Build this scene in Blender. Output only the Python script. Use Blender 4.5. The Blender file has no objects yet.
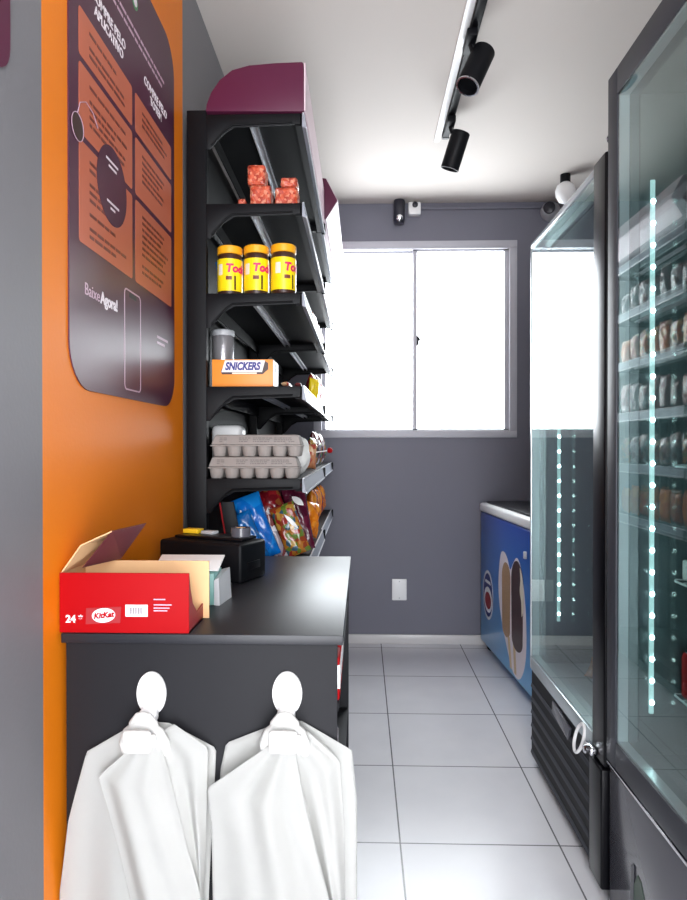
import bpy, bmesh, math, random
from mathutils import Vector, Matrix
random.seed(7)
S = bpy.context.scene
C = S.collection
PI = math.pi

# ------------------------------------------------------------------ materials
def srgb(r, g, b):
    f = lambda c: (c/255/12.92) if c/255 <= .04045 else ((c/255+.055)/1.055)**2.4
    return (f(r), f(g), f(b), 1)

def mat(name, col, rough=.5, metal=0, spec=.5, noise=0, nscale=20, coat=0, bump=0, bscale=60, emit=None, estr=0, trans=0, col2=None):
    m = bpy.data.materials.new(name); m.use_nodes = True
    nt = m.node_tree; b = nt.nodes['Principled BSDF']
    b.inputs['Base Color'].default_value = col
    b.inputs['Roughness'].default_value = rough
    b.inputs['Metallic'].default_value = metal
    b.inputs['Specular IOR Level'].default_value = spec
    b.inputs['Coat Weight'].default_value = coat
    b.inputs['Coat Roughness'].default_value = .08
    b.inputs['Transmission Weight'].default_value = trans
    if emit:
        b.inputs['Emission Color'].default_value = emit
        b.inputs['Emission Strength'].default_value = estr
    if noise or bump:
        tc = nt.nodes.new('ShaderNodeTexCoord')
        if noise:
            n = nt.nodes.new('ShaderNodeTexNoise'); n.inputs['Scale'].default_value = nscale
            n.inputs['Detail'].default_value = 4
            nt.links.new(tc.outputs['Object'], n.inputs['Vector'])
            mx = nt.nodes.new('ShaderNodeMix'); mx.data_type = 'RGBA'
            c2 = col2 or tuple(c*(1-noise) for c in col[:3])+(1,)
            mx.inputs[6].default_value = col; mx.inputs[7].default_value = c2
            nt.links.new(n.outputs['Fac'], mx.inputs[0])
            nt.links.new(mx.outputs[2], b.inputs['Base Color'])
        if bump:
            n2 = nt.nodes.new('ShaderNodeTexNoise'); n2.inputs['Scale'].default_value = bscale
            n2.inputs['Detail'].default_value = 5
            nt.links.new(tc.outputs['Object'], n2.inputs['Vector'])
            bp = nt.nodes.new('ShaderNodeBump'); bp.inputs['Strength'].default_value = bump
            bp.inputs['Distance'].default_value = .01
            nt.links.new(n2.outputs['Fac'], bp.inputs['Height'])
            nt.links.new(bp.outputs['Normal'], b.inputs['Normal'])
    return m

def glass_mat(name, tint, ior=1.45, boost=1.0):
    m = bpy.data.materials.new(name); m.use_nodes = True
    nt = m.node_tree; nt.nodes.clear()
    out = nt.nodes.new('ShaderNodeOutputMaterial')
    tr = nt.nodes.new('ShaderNodeBsdfTransparent'); tr.inputs['Color'].default_value = tint
    gl = nt.nodes.new('ShaderNodeBsdfGlossy'); gl.inputs['Roughness'].default_value = .015
    gl.inputs['Color'].default_value = (.96, 1, .99, 1)
    lw = nt.nodes.new('ShaderNodeLayerWeight'); lw.inputs['Blend'].default_value = .5
    def ma(op, a, b=None):
        n = nt.nodes.new('ShaderNodeMath'); n.operation = op; n.use_clamp = True
        for k, q in enumerate((a, b)):
            if q is None: continue
            if isinstance(q, (int, float)): n.inputs[k].default_value = q
            else: nt.links.new(q, n.inputs[k])
        return n
    f0 = ((ior-1)/(ior+1))**2
    pw_ = ma('POWER', lw.outputs['Facing'], 5.0)
    mu = ma('MULTIPLY', pw_.outputs[0], (1-f0)*boost); mu = ma('ADD', mu.outputs[0], f0*boost)
    mx = nt.nodes.new('ShaderNodeMixShader')
    nt.links.new(mu.outputs[0], mx.inputs[0])
    nt.links.new(tr.outputs[0], mx.inputs[1]); nt.links.new(gl.outputs[0], mx.inputs[2])
    nt.links.new(mx.outputs[0], out.inputs[0])
    return m

def print_mat(name, cols, scale=14, rough=.25, coat=.4, bump=.25):
    """printed foil: voronoi patches picked from a few inks"""
    m = mat(name, cols[0], rough, coat=coat, bump=bump, bscale=35)
    nt = m.node_tree; b = nt.nodes['Principled BSDF']
    tc = nt.nodes.new('ShaderNodeTexCoord'); v = nt.nodes.new('ShaderNodeTexVoronoi')
    v.inputs['Scale'].default_value = scale
    nt.links.new(tc.outputs['Object'], v.inputs['Vector'])
    sp = nt.nodes.new('ShaderNodeSeparateColor'); nt.links.new(v.outputs['Color'], sp.inputs[0])
    cr = nt.nodes.new('ShaderNodeValToRGB'); cr.color_ramp.interpolation = 'CONSTANT'
    el = cr.color_ramp.elements
    n = len(cols)
    el[0].position = 0; el[0].color = cols[0]
    el[1].position = 1/n if n > 1 else 1; el[1].color = cols[min(1, n-1)]
    for i in range(2, n):
        e = el.new(i/n); e.color = cols[i]
    nt.links.new(sp.outputs[0], cr.inputs[0]); nt.links.new(cr.outputs[0], b.inputs['Base Color'])
    return m

M = {}
M['grey_wall'] = mat('grey wall paint', srgb(110, 110, 122), .62, noise=.06, nscale=3, bump=.05, bscale=120)
M['ceiling'] = mat('ceiling paint', srgb(204, 197, 191), .85, noise=.05, nscale=2, bump=.04, bscale=90)
M['grey_side'] = mat('light grey wall paint', srgb(150, 149, 150), .6, noise=.05, nscale=3)
M['black'] = mat('black powder coat', srgb(12, 13, 17), .5, spec=.16, noise=.15, nscale=40)
M['black_gloss'] = mat('black gloss enamel', srgb(12, 12, 16), .3, spec=.2, noise=.1, nscale=10)
M['shelf_black'] = mat('shelf enamel', srgb(9, 10, 13), .55, spec=.12, noise=.1, nscale=30)
M['rib'] = mat('rib with painted sheen', srgb(205, 206, 212), .35, metal=.4, noise=.1, nscale=60)  # rib colour lightened to stand for a whitish reflection under the shelves
M['rail'] = mat('price rail plastic', srgb(150, 154, 164), .5, spec=.2, noise=.06, nscale=50)
M['rail_edge'] = mat('price rail lip', srgb(214, 217, 222), .3, noise=.03, nscale=50)
M['purple'] = mat('plum print', srgb(86, 30, 58), .45, spec=.3, noise=.12, nscale=8)
M['purple_pale'] = mat('pale mauve facing', srgb(224, 200, 210), .35, noise=.08, nscale=12)  # pale mauve for the aisle faces of the plum headers
M['poster'] = mat('poster vinyl', srgb(72, 28, 52), .42, spec=.35, noise=.08, nscale=6, coat=.18)
M['poster_orange'] = mat('poster orange ink', srgb(190, 104, 76), .45, spec=.3, noise=.1, nscale=7)
M['ink_brown'] = mat('brown ink', srgb(110, 48, 36), .4, noise=.05)
M['ink_white'] = mat('white ink', srgb(232, 222, 228), .4, noise=.04)
M['ink_pale'] = mat('mauve ink', srgb(190, 160, 178), .4, noise=.04)
M['ink_green'] = mat('green ink', srgb(60, 130, 80), .4, noise=.04)
M['white'] = mat('white plastic', srgb(238, 238, 238), .35, noise=.03, nscale=30)
M['alu_white'] = mat('white aluminium', srgb(186, 186, 194), .4, spec=.3, noise=.03, nscale=30)
M['skirting'] = mat('skirting tile', srgb(205, 203, 203), .3, noise=.06, nscale=8)
M['counter'] = mat('charcoal laminate', srgb(27, 27, 31), .6, spec=.2, noise=.1, nscale=25, bump=.02, bscale=300)
M['counter_top'] = mat('charcoal worktop', srgb(30, 31, 37), .4, spec=.4, noise=.1, nscale=25, bump=.015, bscale=300)
M['bag_white'] = mat('white bag plastic', srgb(214, 214, 211), .55, spec=.3, noise=.03, nscale=12, bump=.06, bscale=18)
M['red'] = mat('red card', srgb(156, 4, 12), .6, spec=.12, noise=.06, nscale=15)
M['red_dark'] = mat('dark red card', srgb(150, 22, 30), .45, noise=.1, nscale=25)
M['maroon'] = mat('maroon card', srgb(92, 40, 48), .45, noise=.15, nscale=25)
M['kraft'] = mat('kraft board', srgb(222, 178, 130), .8, noise=.1, nscale=40)
M['orange_card'] = mat('orange card', srgb(238, 142, 52), .45, noise=.05, nscale=15)
M['navy'] = mat('navy ink', srgb(30, 40, 120), .4, noise=.05)
M['brown'] = mat('brown plastic', srgb(58, 34, 26), .3, noise=.1)
M['lid_orange'] = mat('orange yellow lid', srgb(238, 168, 28), .35, noise=.05)
M['label_yellow'] = mat('yellow label', srgb(246, 214, 24), .3, noise=.05, coat=.2)
M['label_cream'] = mat('cream label', srgb(236, 226, 206), .35, noise=.05)
M['pink'] = mat('pink ink', srgb(206, 30, 96), .4, noise=.05)
M['pulp'] = mat('grey paper pulp', srgb(150, 143, 139), .9, noise=.12, nscale=50, bump=.2, bscale=150)
M['ink_grey'] = mat('grey ink', srgb(120, 114, 112), .7, noise=.1)
M['black_ink'] = mat('black ink', srgb(25, 24, 26), .5, noise=.05)
M['silver'] = mat('silver foil', srgb(190, 188, 192), .25, metal=.6, noise=.15, nscale=20, bump=.1)
M['chrome'] = mat('chrome', srgb(215, 215, 220), .12, metal=1, noise=.03)
M['fridge_grey'] = mat('fridge grey enamel', srgb(84, 84, 92), .16, noise=.05, nscale=8)
M['fridge_frame'] = mat('fridge frame grey', srgb(62, 64, 71), .5, spec=.3, noise=.06, nscale=10)
M['fridge_in'] = mat('fridge liner', srgb(96, 106, 110), .35, noise=.06, nscale=10)
M['spacer'] = mat('pane spacer aluminium', srgb(205, 216, 220), .22, metal=.35, noise=.05, nscale=40)
M['wire'] = mat('white wire', srgb(220, 226, 230), .35, noise=.04)
M['led'] = mat('led glow', (.9, 1, 1, 1), .4, emit=(.82, 1, 1, 1), estr=26, noise=.02)
M['led_base'] = mat('led strip', srgb(190, 214, 218), .3, noise=.04, emit=(.7, 1, 1, 1), estr=.55)
M['glass'] = glass_mat('cooler glass', (.80, .90, .89, 1), 1.5, 1.35)
M['window_glass'] = glass_mat('window glass', (.96, .98, .98, 1), 1.45, 1)
M['cloud_white'] = mat('white gloss', srgb(235, 238, 242), .2, noise=.03)
M['ice_brown'] = mat('chocolate print', srgb(62, 26, 20), .35, noise=.2, nscale=30)
M['ice_tan'] = mat('crunch print', srgb(190, 150, 110), .4, noise=.45, nscale=110)
M['wood_print'] = mat('stick print', srgb(214, 184, 140), .4, noise=.1)
M['leaf'] = mat('dark green print', srgb(22, 62, 34), .35, noise=.2)
M['yellow'] = mat('yellow card', srgb(240, 196, 40), .4, noise=.06)
M['teal'] = mat('teal card', srgb(120, 170, 165), .4, noise=.2, nscale=40)
M['cam_dark'] = mat('dark camera plastic', srgb(34, 34, 46), .3, noise=.1)
M['camera_grey'] = mat('pale grey plastic', srgb(185, 188, 192), .35, noise=.05)
M['dark_pack'] = print_mat('dark wrapper', [srgb(52, 30, 34), srgb(90, 32, 36), srgb(40, 36, 44), srgb(140, 120, 110)], 22)
M['orange_pack'] = print_mat('orange foil', [srgb(178, 66, 40), srgb(196, 88, 60), srgb(160, 52, 34), srgb(206, 128, 100)], 110, rough=.3, coat=.2)
M['blue_pack'] = print_mat('blue foil', [srgb(8, 108, 196), srgb(10, 100, 190), srgb(20, 126, 208), srgb(8, 104, 192)], 20, rough=.22, bump=.5)
M['blue_dark_pack'] = print_mat('deep blue foil', [srgb(14, 92, 160), srgb(20, 110, 180)], 14, rough=.2)
M['red_pack'] = print_mat('red foil', [srgb(140, 20, 34), srgb(120, 18, 30), srgb(156, 32, 38), srgb(150, 84, 44)], 50, rough=.22, bump=.6)
M['multi_pack'] = print_mat('rainbow foil', [srgb(170, 110, 40), srgb(96, 120, 44), srgb(150, 44, 36), srgb(50, 84, 100), srgb(180, 140, 60), srgb(140, 60, 34)], 62, rough=.22, bump=.6)
M['plum_pack'] = print_mat('plum foil', [srgb(84, 18, 44), srgb(70, 14, 38), srgb(100, 30, 54)], 30, rough=.2, bump=.6)
M['gold_pack'] = print_mat('amber foil', [srgb(222, 124, 20), srgb(210, 106, 16), srgb(230, 146, 40)], 50, rough=.25)
M['clear_pack'] = print_mat('silvery wrapper', [srgb(196, 190, 196), srgb(150, 140, 150), srgb(120, 60, 60), srgb(214, 210, 214)], 30, rough=.2)
M['tan_pack'] = print_mat('tan wrapper', [srgb(196, 130, 90), srgb(180, 70, 50), srgb(210, 170, 130)], 40, rough=.3)

def wall_left_mat():
    m = mat('left wall paint', srgb(150, 149, 150), .5, spec=.3, bump=.04, bscale=110)
    nt = m.node_tree; b = nt.nodes['Principled BSDF']
    tc = nt.nodes.new('ShaderNodeTexCoord'); sp = nt.nodes.new('ShaderNodeSeparateXYZ')
    nt.links.new(tc.outputs['Object'], sp.inputs[0])
    def cmp(op, v):
        n = nt.nodes.new('ShaderNodeMath'); n.operation = op; n.inputs[1].default_value = v
        nt.links.new(sp.outputs['Y'], n.inputs[0]); return n
    a = cmp('GREATER_THAN', 1.148); c = cmp('LESS_THAN', 2.062)
    mu = nt.nodes.new('ShaderNodeMath'); mu.operation = 'MULTIPLY'
    nt.links.new(a.outputs[0], mu.inputs[0]); nt.links.new(c.outputs[0], mu.inputs[1])
    n = nt.nodes.new('ShaderNodeTexNoise'); n.inputs['Scale'].default_value = 4
    nt.links.new(tc.outputs['Object'], n.inputs['Vector'])
    o = nt.nodes.new('ShaderNodeMix'); o.data_type = 'RGBA'
    o.inputs[6].default_value = srgb(230, 126, 16); o.inputs[7].default_value = srgb(220, 118, 14)
    nt.links.new(n.outputs['Fac'], o.inputs[0])
    g = nt.nodes.new('ShaderNodeMix'); g.data_type = 'RGBA'
    g.inputs[6].default_value = srgb(118, 117, 120); g.inputs[7].default_value = srgb(112, 111, 115)
    nt.links.new(n.outputs['Fac'], g.inputs[0])
    mx = nt.nodes.new('ShaderNodeMix'); mx.data_type = 'RGBA'
    nt.links.new(mu.outputs[0], mx.inputs[0]); nt.links.new(g.outputs[2], mx.inputs[6]); nt.links.new(o.outputs[2], mx.inputs[7])
    nt.links.new(mx.outputs[2], b.inputs['Base Color'])
    return m

def floor_mat():
    m = mat('floor tiles', srgb(200, 200, 202), .25)
    nt = m.node_tree; b = nt.nodes['Principled BSDF']
    tc = nt.nodes.new('ShaderNodeTexCoord'); sp = nt.nodes.new('ShaderNodeSeparateXYZ')
    nt.links.new(tc.outputs['Object'], sp.inputs[0])
    def math_(op, a, v=None, v2=None):
        n = nt.nodes.new('ShaderNodeMath'); n.operation = op
        for i, q in enumerate((a, v)):
            if q is None: continue
            if isinstance(q, (int, float)): n.inputs[i].default_value = q
            else: nt.links.new(q, n.inputs[i])
        return n.outputs[0]
    def line(ax, off):
        t = math_('SUBTRACT', sp.outputs[ax], off)
        t = math_('DIVIDE', t, .4976)
        t = math_('ADD', t, 20.5)
        t = math_('FRACT', t)
        t = math_('SUBTRACT', t, .5)
        t = math_('ABSOLUTE', t)
        return math_('LESS_THAN', t, .0052)
    g = math_('MAXIMUM', line('X', .1205), line('Y', 2.049))
    n = nt.nodes.new('ShaderNodeTexNoise'); n.inputs['Scale'].default_value = 5; n.inputs['Detail'].default_value = 6
    nt.links.new(tc.outputs['Object'], n.inputs['Vector'])
    t = nt.nodes.new('ShaderNodeMix'); t.data_type = 'RGBA'
    t.inputs[6].default_value = srgb(226, 225, 228); t.inputs[7].default_value = srgb(208, 208, 213)
    nt.links.new(n.outputs['Fac'], t.inputs[0])
    mx = nt.nodes.new('ShaderNodeMix'); mx.data_type = 'RGBA'
    mx.inputs[7].default_value = srgb(104, 103, 106)
    nt.links.new(g, mx.inputs[0]); nt.links.new(t.outputs[2], mx.inputs[6])
    nt.links.new(mx.outputs[2], b.inputs['Base Color'])
    bp = nt.nodes.new('ShaderNodeBump'); bp.invert = True
    bp.inputs['Strength'].default_value = .3; bp.inputs['Distance'].default_value = .002
    nt.links.new(g, bp.inputs['Height']); nt.links.new(bp.outputs[0], b.inputs['Normal'])
    return m

def wrap_mat():
    """the freezer's printed vinyl: deep blue at the top of the print, sky blue at the bottom"""
    m = mat('blue vinyl wrap', srgb(20, 70, 170), .3, coat=.2)
    nt = m.node_tree; b = nt.nodes['Principled BSDF']
    tc = nt.nodes.new('ShaderNodeTexCoord'); sp = nt.nodes.new('ShaderNodeSeparateXYZ')
    nt.links.new(tc.outputs['Generated'], sp.inputs[0])
    cr = nt.nodes.new('ShaderNodeValToRGB'); el = cr.color_ramp.elements
    el[0].position = 0; el[0].color = srgb(96, 172, 222)
    el[1].position = 1; el[1].color = srgb(26, 66, 158)
    e = el.new(.55); e.color = srgb(34, 116, 200)
    nt.links.new(sp.outputs['Z'], cr.inputs[0]); nt.links.new(cr.outputs[0], b.inputs['Base Color'])
    return m

for k_ in ('poster',): M[k_].node_tree.nodes['Principled BSDF'].inputs['Coat Roughness'].default_value = .26
M['wall_left'] = wall_left_mat(); M['floor'] = floor_mat(); M['wrap'] = wrap_mat()

# ------------------------------------------------------------------ mesh helpers
class MB:
    def __init__(s): s.bm = bmesh.new(); s.mats = []
    def mi(s, m):
        if m is None: return 0
        if m not in s.mats: s.mats.append(m)
        return s.mats.index(m)
    def _join(s, b2, m):
        me = bpy.data.meshes.new('tmp'); b2.to_mesh(me); b2.free()
        n0 = len(s.bm.faces); s.bm.from_mesh(me); bpy.data.meshes.remove(me)
        s.bm.faces.ensure_lookup_table(); k = s.mi(m)
        for f in s.bm.faces[n0:]: f.material_index = k
    def box(s, x0, x1, y0, y1, z0, z1, bev=0, m=None, seg=2):
        b = bmesh.new(); bmesh.ops.create_cube(b, size=1)
        for v in b.verts: v.co = Vector(((x0+x1)/2+v.co.x*(x1-x0), (y0+y1)/2+v.co.y*(y1-y0), (z0+z1)/2+v.co.z*(z1-z0)))
        if bev: bmesh.ops.bevel(b, geom=b.edges[:], offset=bev, segments=seg, affect='EDGES', profile=.5)
        s._join(b, m); return s
    def hexa(s, p, m=None, bev=0):
        """eight corners: bottom four in order, top four in order"""
        b = bmesh.new(); v = [b.verts.new(q) for q in p]
        for f in ((0,3,2,1),(4,5,6,7),(0,1,5,4),(1,2,6,5),(2,3,7,6),(3,0,4,7)): b.faces.new([v[i] for i in f])
        bmesh.ops.recalc_face_normals(b, faces=b.faces)
        if bev: bmesh.ops.bevel(b, geom=b.edges[:], offset=bev, segments=2, affect='EDGES', profile=.5)
        s._join(b, m); return s
    def prism(s, pts, ax, a0, a1, m=None, bev=0):
        """2-D outline extruded along axis ax ('x': pts are y,z; 'y': x,z; 'z': x,y)"""
        b = bmesh.new()
        def P(p, a): return {'x': (a, p[0], p[1]), 'y': (p[0], a, p[1]), 'z': (p[0], p[1], a)}[ax]
        lo = [b.verts.new(P(p, a0)) for p in pts]; hi = [b.verts.new(P(p, a1)) for p in pts]
        b.faces.new(lo); b.faces.new(hi[::-1]); n = len(pts)
        for i in range(n): b.faces.new((lo[i], hi[i], hi[(i+1) % n], lo[(i+1) % n]))
        bmesh.ops.recalc_face_normals(b, faces=b.faces)
        if bev: bmesh.ops.bevel(b, geom=[e for e in b.edges if len(e.link_faces) == 2 and e.calc_face_angle() > .5], offset=bev, segments=2, affect='EDGES', profile=.5)
        s._join(b, m); return s
    def lathe(s, prof, c, axis=(0, 0, 1), n=32, m=None, cap=True):
        """profile (r, t) turned round an axis through c"""
        b = bmesh.new(); q = Vector((0, 0, 1)).rotation_difference(Vector(axis).normalized())
        rings = []
        for r, t in prof:
            if r < 1e-6: rings.append([b.verts.new(Vector(c)+q @ Vector((0, 0, t)))])
            else: rings.append([b.verts.new(Vector(c)+q @ Vector((r*math.cos(2*PI*i/n), r*math.sin(2*PI*i/n), t))) for i in range(n)])
        for A, B in zip(rings, rings[1:]):
            for i in range(n):
                j = (i+1) % n
                if len(A) == 1 and len(B) == 1: continue
                if len(A) == 1: b.faces.new((A[0], B[j], B[i]))
                elif len(B) == 1: b.faces.new((A[i], A[j], B[0]))
                else: b.faces.new((A[i], A[j], B[j], B[i]))
        if cap:
            for R in (rings[0], rings[-1]):
                if len(R) > 1: b.faces.new(R)
        bmesh.ops.recalc_face_normals(b, faces=b.faces)
        s._join(b, m); return s
    def cyl(s, p0, p1, r, n=24, m=None, r1=None):
        d = Vector(p1)-Vector(p0)
        return s.lathe([(r, 0), (r if r1 is None else r1, d.length)], p0, d, n, m)
    def tube(s, pts, r, n=10, m=None, closed=False):
        b = bmesh.new(); pts = [Vector(p) for p in pts]; k = len(pts); rings = []
        for i, p in enumerate(pts):
            a = pts[(i-1) % k] if (closed or i) else p; c = pts[(i+1) % k] if (closed or i < k-1) else p
            t = (c-a).normalized(); u = t.orthogonal().normalized()
            if rings:
                u = (pu - t*pu.dot(t)).normalized()
            pu = u; w = t.cross(u)
            rings.append([b.verts.new(p+r*(u*math.cos(2*PI*j/n)+w*math.sin(2*PI*j/n))) for j in range(n)])
        for i in range(k if closed else k-1):
            A, B = rings[i], rings[(i+1) % k]
            if closed and i == k-1:
                o = min(range(n), key=lambda q: (A[0].co-B[q].co).length); B = B[o:]+B[:o]
            for j in range(n): b.faces.new((A[j], A[(j+1) % n], B[(j+1) % n], B[j]))
        if not closed: b.faces.new(rings[0]); b.faces.new(rings[-1][::-1])
        bmesh.ops.recalc_face_normals(b, faces=b.faces)
        s._join(b, m); return s
    def grid(s, fn, nu, nv, m=None, thick=0):
        b = bmesh.new(); V = [[b.verts.new(fn(i/nu, j/nv)) for i in range(nu+1)] for j in range(nv+1)]
        for j in range(nv):
            for i in range(nu): b.faces.new((V[j][i], V[j][i+1], V[j+1][i+1], V[j+1][i]))
        if thick: bmesh.ops.solidify(b, geom=b.faces[:], thickness=thick)
        bmesh.ops.recalc_face_normals(b, faces=b.faces)
        s._join(b, m); return s
    def xform(s, mtx): bmesh.ops.transform(s.bm, matrix=mtx, verts=s.bm.verts[:]); return s
    def build(s, name, m, parent=None, local=False, sharp=.6, smooth=True):
        me = bpy.data.meshes.new(name)
        if parent is not None and not local:
            s.bm.transform(mw(parent).inverted())
        for e in s.bm.edges:
            if len(e.link_faces) == 2 and e.calc_face_angle(0) > sharp: e.smooth = False
        for f in s.bm.faces: f.smooth = smooth
        s.bm.to_mesh(me); s.bm.free()
        for q in (s.mats or [m]): me.materials.append(q if q else m)
        if s.mats and None in s.mats: pass
        o = bpy.data.objects.new(name, me); C.objects.link(o)
        if parent is not None: o.parent = parent
        return o

def mw(o):
    m = o.matrix_basis.copy()
    while o.parent is not None: o = o.parent; m = o.matrix_basis @ m
    return m

def tag(o, label, cat, group=None):
    o['label'] = label; o['category'] = cat
    if group: o['group'] = group
    return o
def struct(o): o['kind'] = 'structure'; return o
def thing(name, loc, label, cat, group=None, rz=0):
    o = bpy.data.objects.new(name, None); C.objects.link(o)
    o.location = loc; o.rotation_euler = (0, 0, rz); o.empty_display_size = .05
    o.matrix_basis = Matrix.Translation(loc) @ Matrix.Rotation(rz, 4, 'Z')
    return tag(o, label, cat, group)
def dup(root, loc, rz=None, label=None, group=None):
    r = root.copy(); C.objects.link(r); r.location = loc
    if rz is not None: r.rotation_euler[2] = rz
    if label: r['label'] = label
    if group: r['group'] = group
    for ch in list(root.children):
        c = ch.copy(); C.objects.link(c); c.parent = r
        for g in list(ch.children):
            d = g.copy(); C.objects.link(d); d.parent = c
    return r

XP = Matrix(((0, 0, 1, 0), (1, 0, 0, 0), (0, 1, 0, 0), (0, 0, 0, 1)))    # on a wall that faces +X
XN = Matrix(((0, 0, -1, 0), (-1, 0, 0, 0), (0, 1, 0, 0), (0, 0, 0, 1)))  # on a face that faces -X
YN = Matrix(((1, 0, 0, 0), (0, 0, -1, 0), (0, 1, 0, 0), (0, 0, 0, 1)))   # on a face that faces -Y
def text_mb(body, size, width=None, shear=0, offset=0, space=1, ext=.0003, line=1):
    cu = bpy.data.curves.new('t', 'FONT'); cu.body = body; cu.size = size; cu.align_x = 'CENTER'; cu.align_y = 'CENTER'
    cu.shear = shear; cu.offset = offset; cu.space_character = space; cu.extrude = ext; cu.space_line = line
    cu.resolution_u = 4
    o = bpy.data.objects.new('t', cu); C.objects.link(o); bpy.context.view_layer.update()
    me = bpy.data.meshes.new_from_object(o.evaluated_get(bpy.context.evaluated_depsgraph_get()))
    bpy.data.objects.remove(o); bpy.data.curves.remove(cu)
    b = MB(); b.bm.from_mesh(me); bpy.data.meshes.remove(me)
    if width:
        xs = [v.co.x for v in b.bm.verts]; k = width/(max(xs)-min(xs)); c = (max(xs)+min(xs))/2
        for v in b.bm.verts: v.co.x = (v.co.x-c)*k
    return b
def text(name, body, size, m, parent, pos, R, **k):
    return text_mb(body, size, **k).xform(Matrix.Translation(pos) @ R).build(name, m, parent)

def rrect(w, h, r, n=6):
    pts = []
    for cx, cy, a0 in ((w/2-r, h/2-r, 0), (-w/2+r, h/2-r, 90), (-w/2+r, -h/2+r, 180), (w/2-r, -h/2+r, 270)):
        for i in range(n+1):
            a = math.radians(a0+90*i/n); pts.append((cx+r*math.cos(a), cy+r*math.sin(a)))
    return pts
def ell(a, b, n=32, cx=0, cy=0): return [(cx+a*math.cos(2*PI*i/n), cy+b*math.sin(2*PI*i/n)) for i in range(n)]
def decal(pts, pos, R, t=.0006):
    """a thin flat print lying on a face"""
    return MB().prism(pts, 'z', 0, t).xform(Matrix.Translation(pos) @ R)

# ------------------------------------------------------------------ the room
XL, XR, YB, YF, ZC = -.57, 1.50, 4.13, -1.3, 2.78
struct(MB().box(XL-.1, XR+.1, YF-.1, YB+.15, -.1, 0).build('floor', M['floor']))
struct(MB().box(XL-.1, XR+.1, YF-.1, YB+.15, ZC, ZC+.1).build('ceiling', M['ceiling']))
struct(MB().box(XL-.1, XL, YF-.1, YB+.15, 0, ZC).build('wall_left', M['wall_left']))
struct(MB().box(XR, XR+.1, YF-.1, YB+.15, 0, ZC).build('wall_right', M['grey_side']))
WX0, WX1, WZ0, WZ1 = -.306, .972, 1.303, 2.54
b = MB()
b.box(XL, WX0, YB, YB+.15, 0, ZC); b.box(WX1, XR, YB, YB+.15, 0, ZC)
b.box(WX0, WX1, YB, YB+.15, 0, WZ0); b.box(WX0, WX1, YB, YB+.15, WZ1, ZC)
bmesh.ops.remove_doubles(b.bm, verts=b.bm.verts, dist=1e-5)
struct(b.build('wall_back', M['grey_wall']))
# rear wall: a wide shop doorway lets the daylight in behind the camera
b = MB(); b.box(XL, -.5, YF-.1, YF, 0, ZC); b.box(1.2, XR, YF-.1, YF, 0, ZC); b.box(-.5, 1.2, YF-.1, YF, 2.5, ZC)
bmesh.ops.remove_doubles(b.bm, verts=b.bm.verts, dist=1e-5)
struct(b.build('wall_rear', M['grey_side']))
struct(MB().box(XL+.001, XR, YB-.012, YB, 0, .058, .003).build('baseboard_back', M['skirting']))
struct(MB().box(XL, XL+.012, YF, YB-.012, 0, .058, .003).build('baseboard_left', M['skirting']))
# window
w = thing('window_1', ((WX0+WX1)/2, YB, WZ0), 'white framed sliding window in the grey back wall', 'window'); struct(w)
del w['category'], w['label']
fy0, fy1 = YB-.012, YB+.08
b = MB()
b.box(WX0, WX1, fy0, fy1, WZ1-.05, WZ1, .003); b.box(WX0, WX1, fy0, fy1, WZ0, WZ0+.046, .003)
b.box(WX0, WX0+.05, fy0, fy1, WZ0+.04, WZ1-.04, .003); b.box(WX1-.048, WX1, fy0, fy1, WZ0+.04, WZ1-.04, .003)
b.build('window_frame', M['alu_white'], w)
XM = .338
for nm, x0, x1, yy in (('window_sash', WX0+.048, XM+.014, YB+.045), ('window_sash', XM-.016, WX1-.046, YB+.01)):
    b = MB(); z0, z1 = WZ0+.044, WZ1-.048
    b.box(x0, x0+.026, yy, yy+.025, z0, z1, .002); b.box(x1-.028, x1, yy, yy+.025, z0, z1, .002)
    b.box(x0, x1, yy, yy+.025, z1-.012, z1, .002); b.box(x0, x1, yy, yy+.025, z0, z0+.012, .002)
    sa = b.build(nm, M['alu_white'], w)
    MB().box(x0+.02, x1-.02, yy+.011, yy+.014, z0+.01, z1-.01).build('window_pane', M['window_glass'], sa)
b = MB(); b.box(XM+.008, XM+.022, YB-.006, YB+.01, 1.885, 1.945, .003); b.box(XM+.010, XM+.030, YB-.016, YB-.004, 1.915, 1.93, .003)
b.build('window_latch', M['black'], w)
# painted cable conduit just under the ceiling
struct(MB().box(.36, 1.2, YB-.014, YB, 2.735, 2.757, .003).build('trim_1', M['grey_wall']))

pl = tag(MB().box(.19, .282, YB-.011, YB, .275, .41, .004).build('wall_plate', M['white']), 'blank white cover plate low on the grey back wall', 'wall plate')
MB().cyl((.236, YB-.012, .395), (.236, YB-.0105, .395), .004, 12).build('screw', M['camera_grey'], pl)
MB().cyl((.236, YB-.012, .29), (.236, YB-.0105, .29), .004, 12).build('screw', M['camera_grey'], pl)

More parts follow.
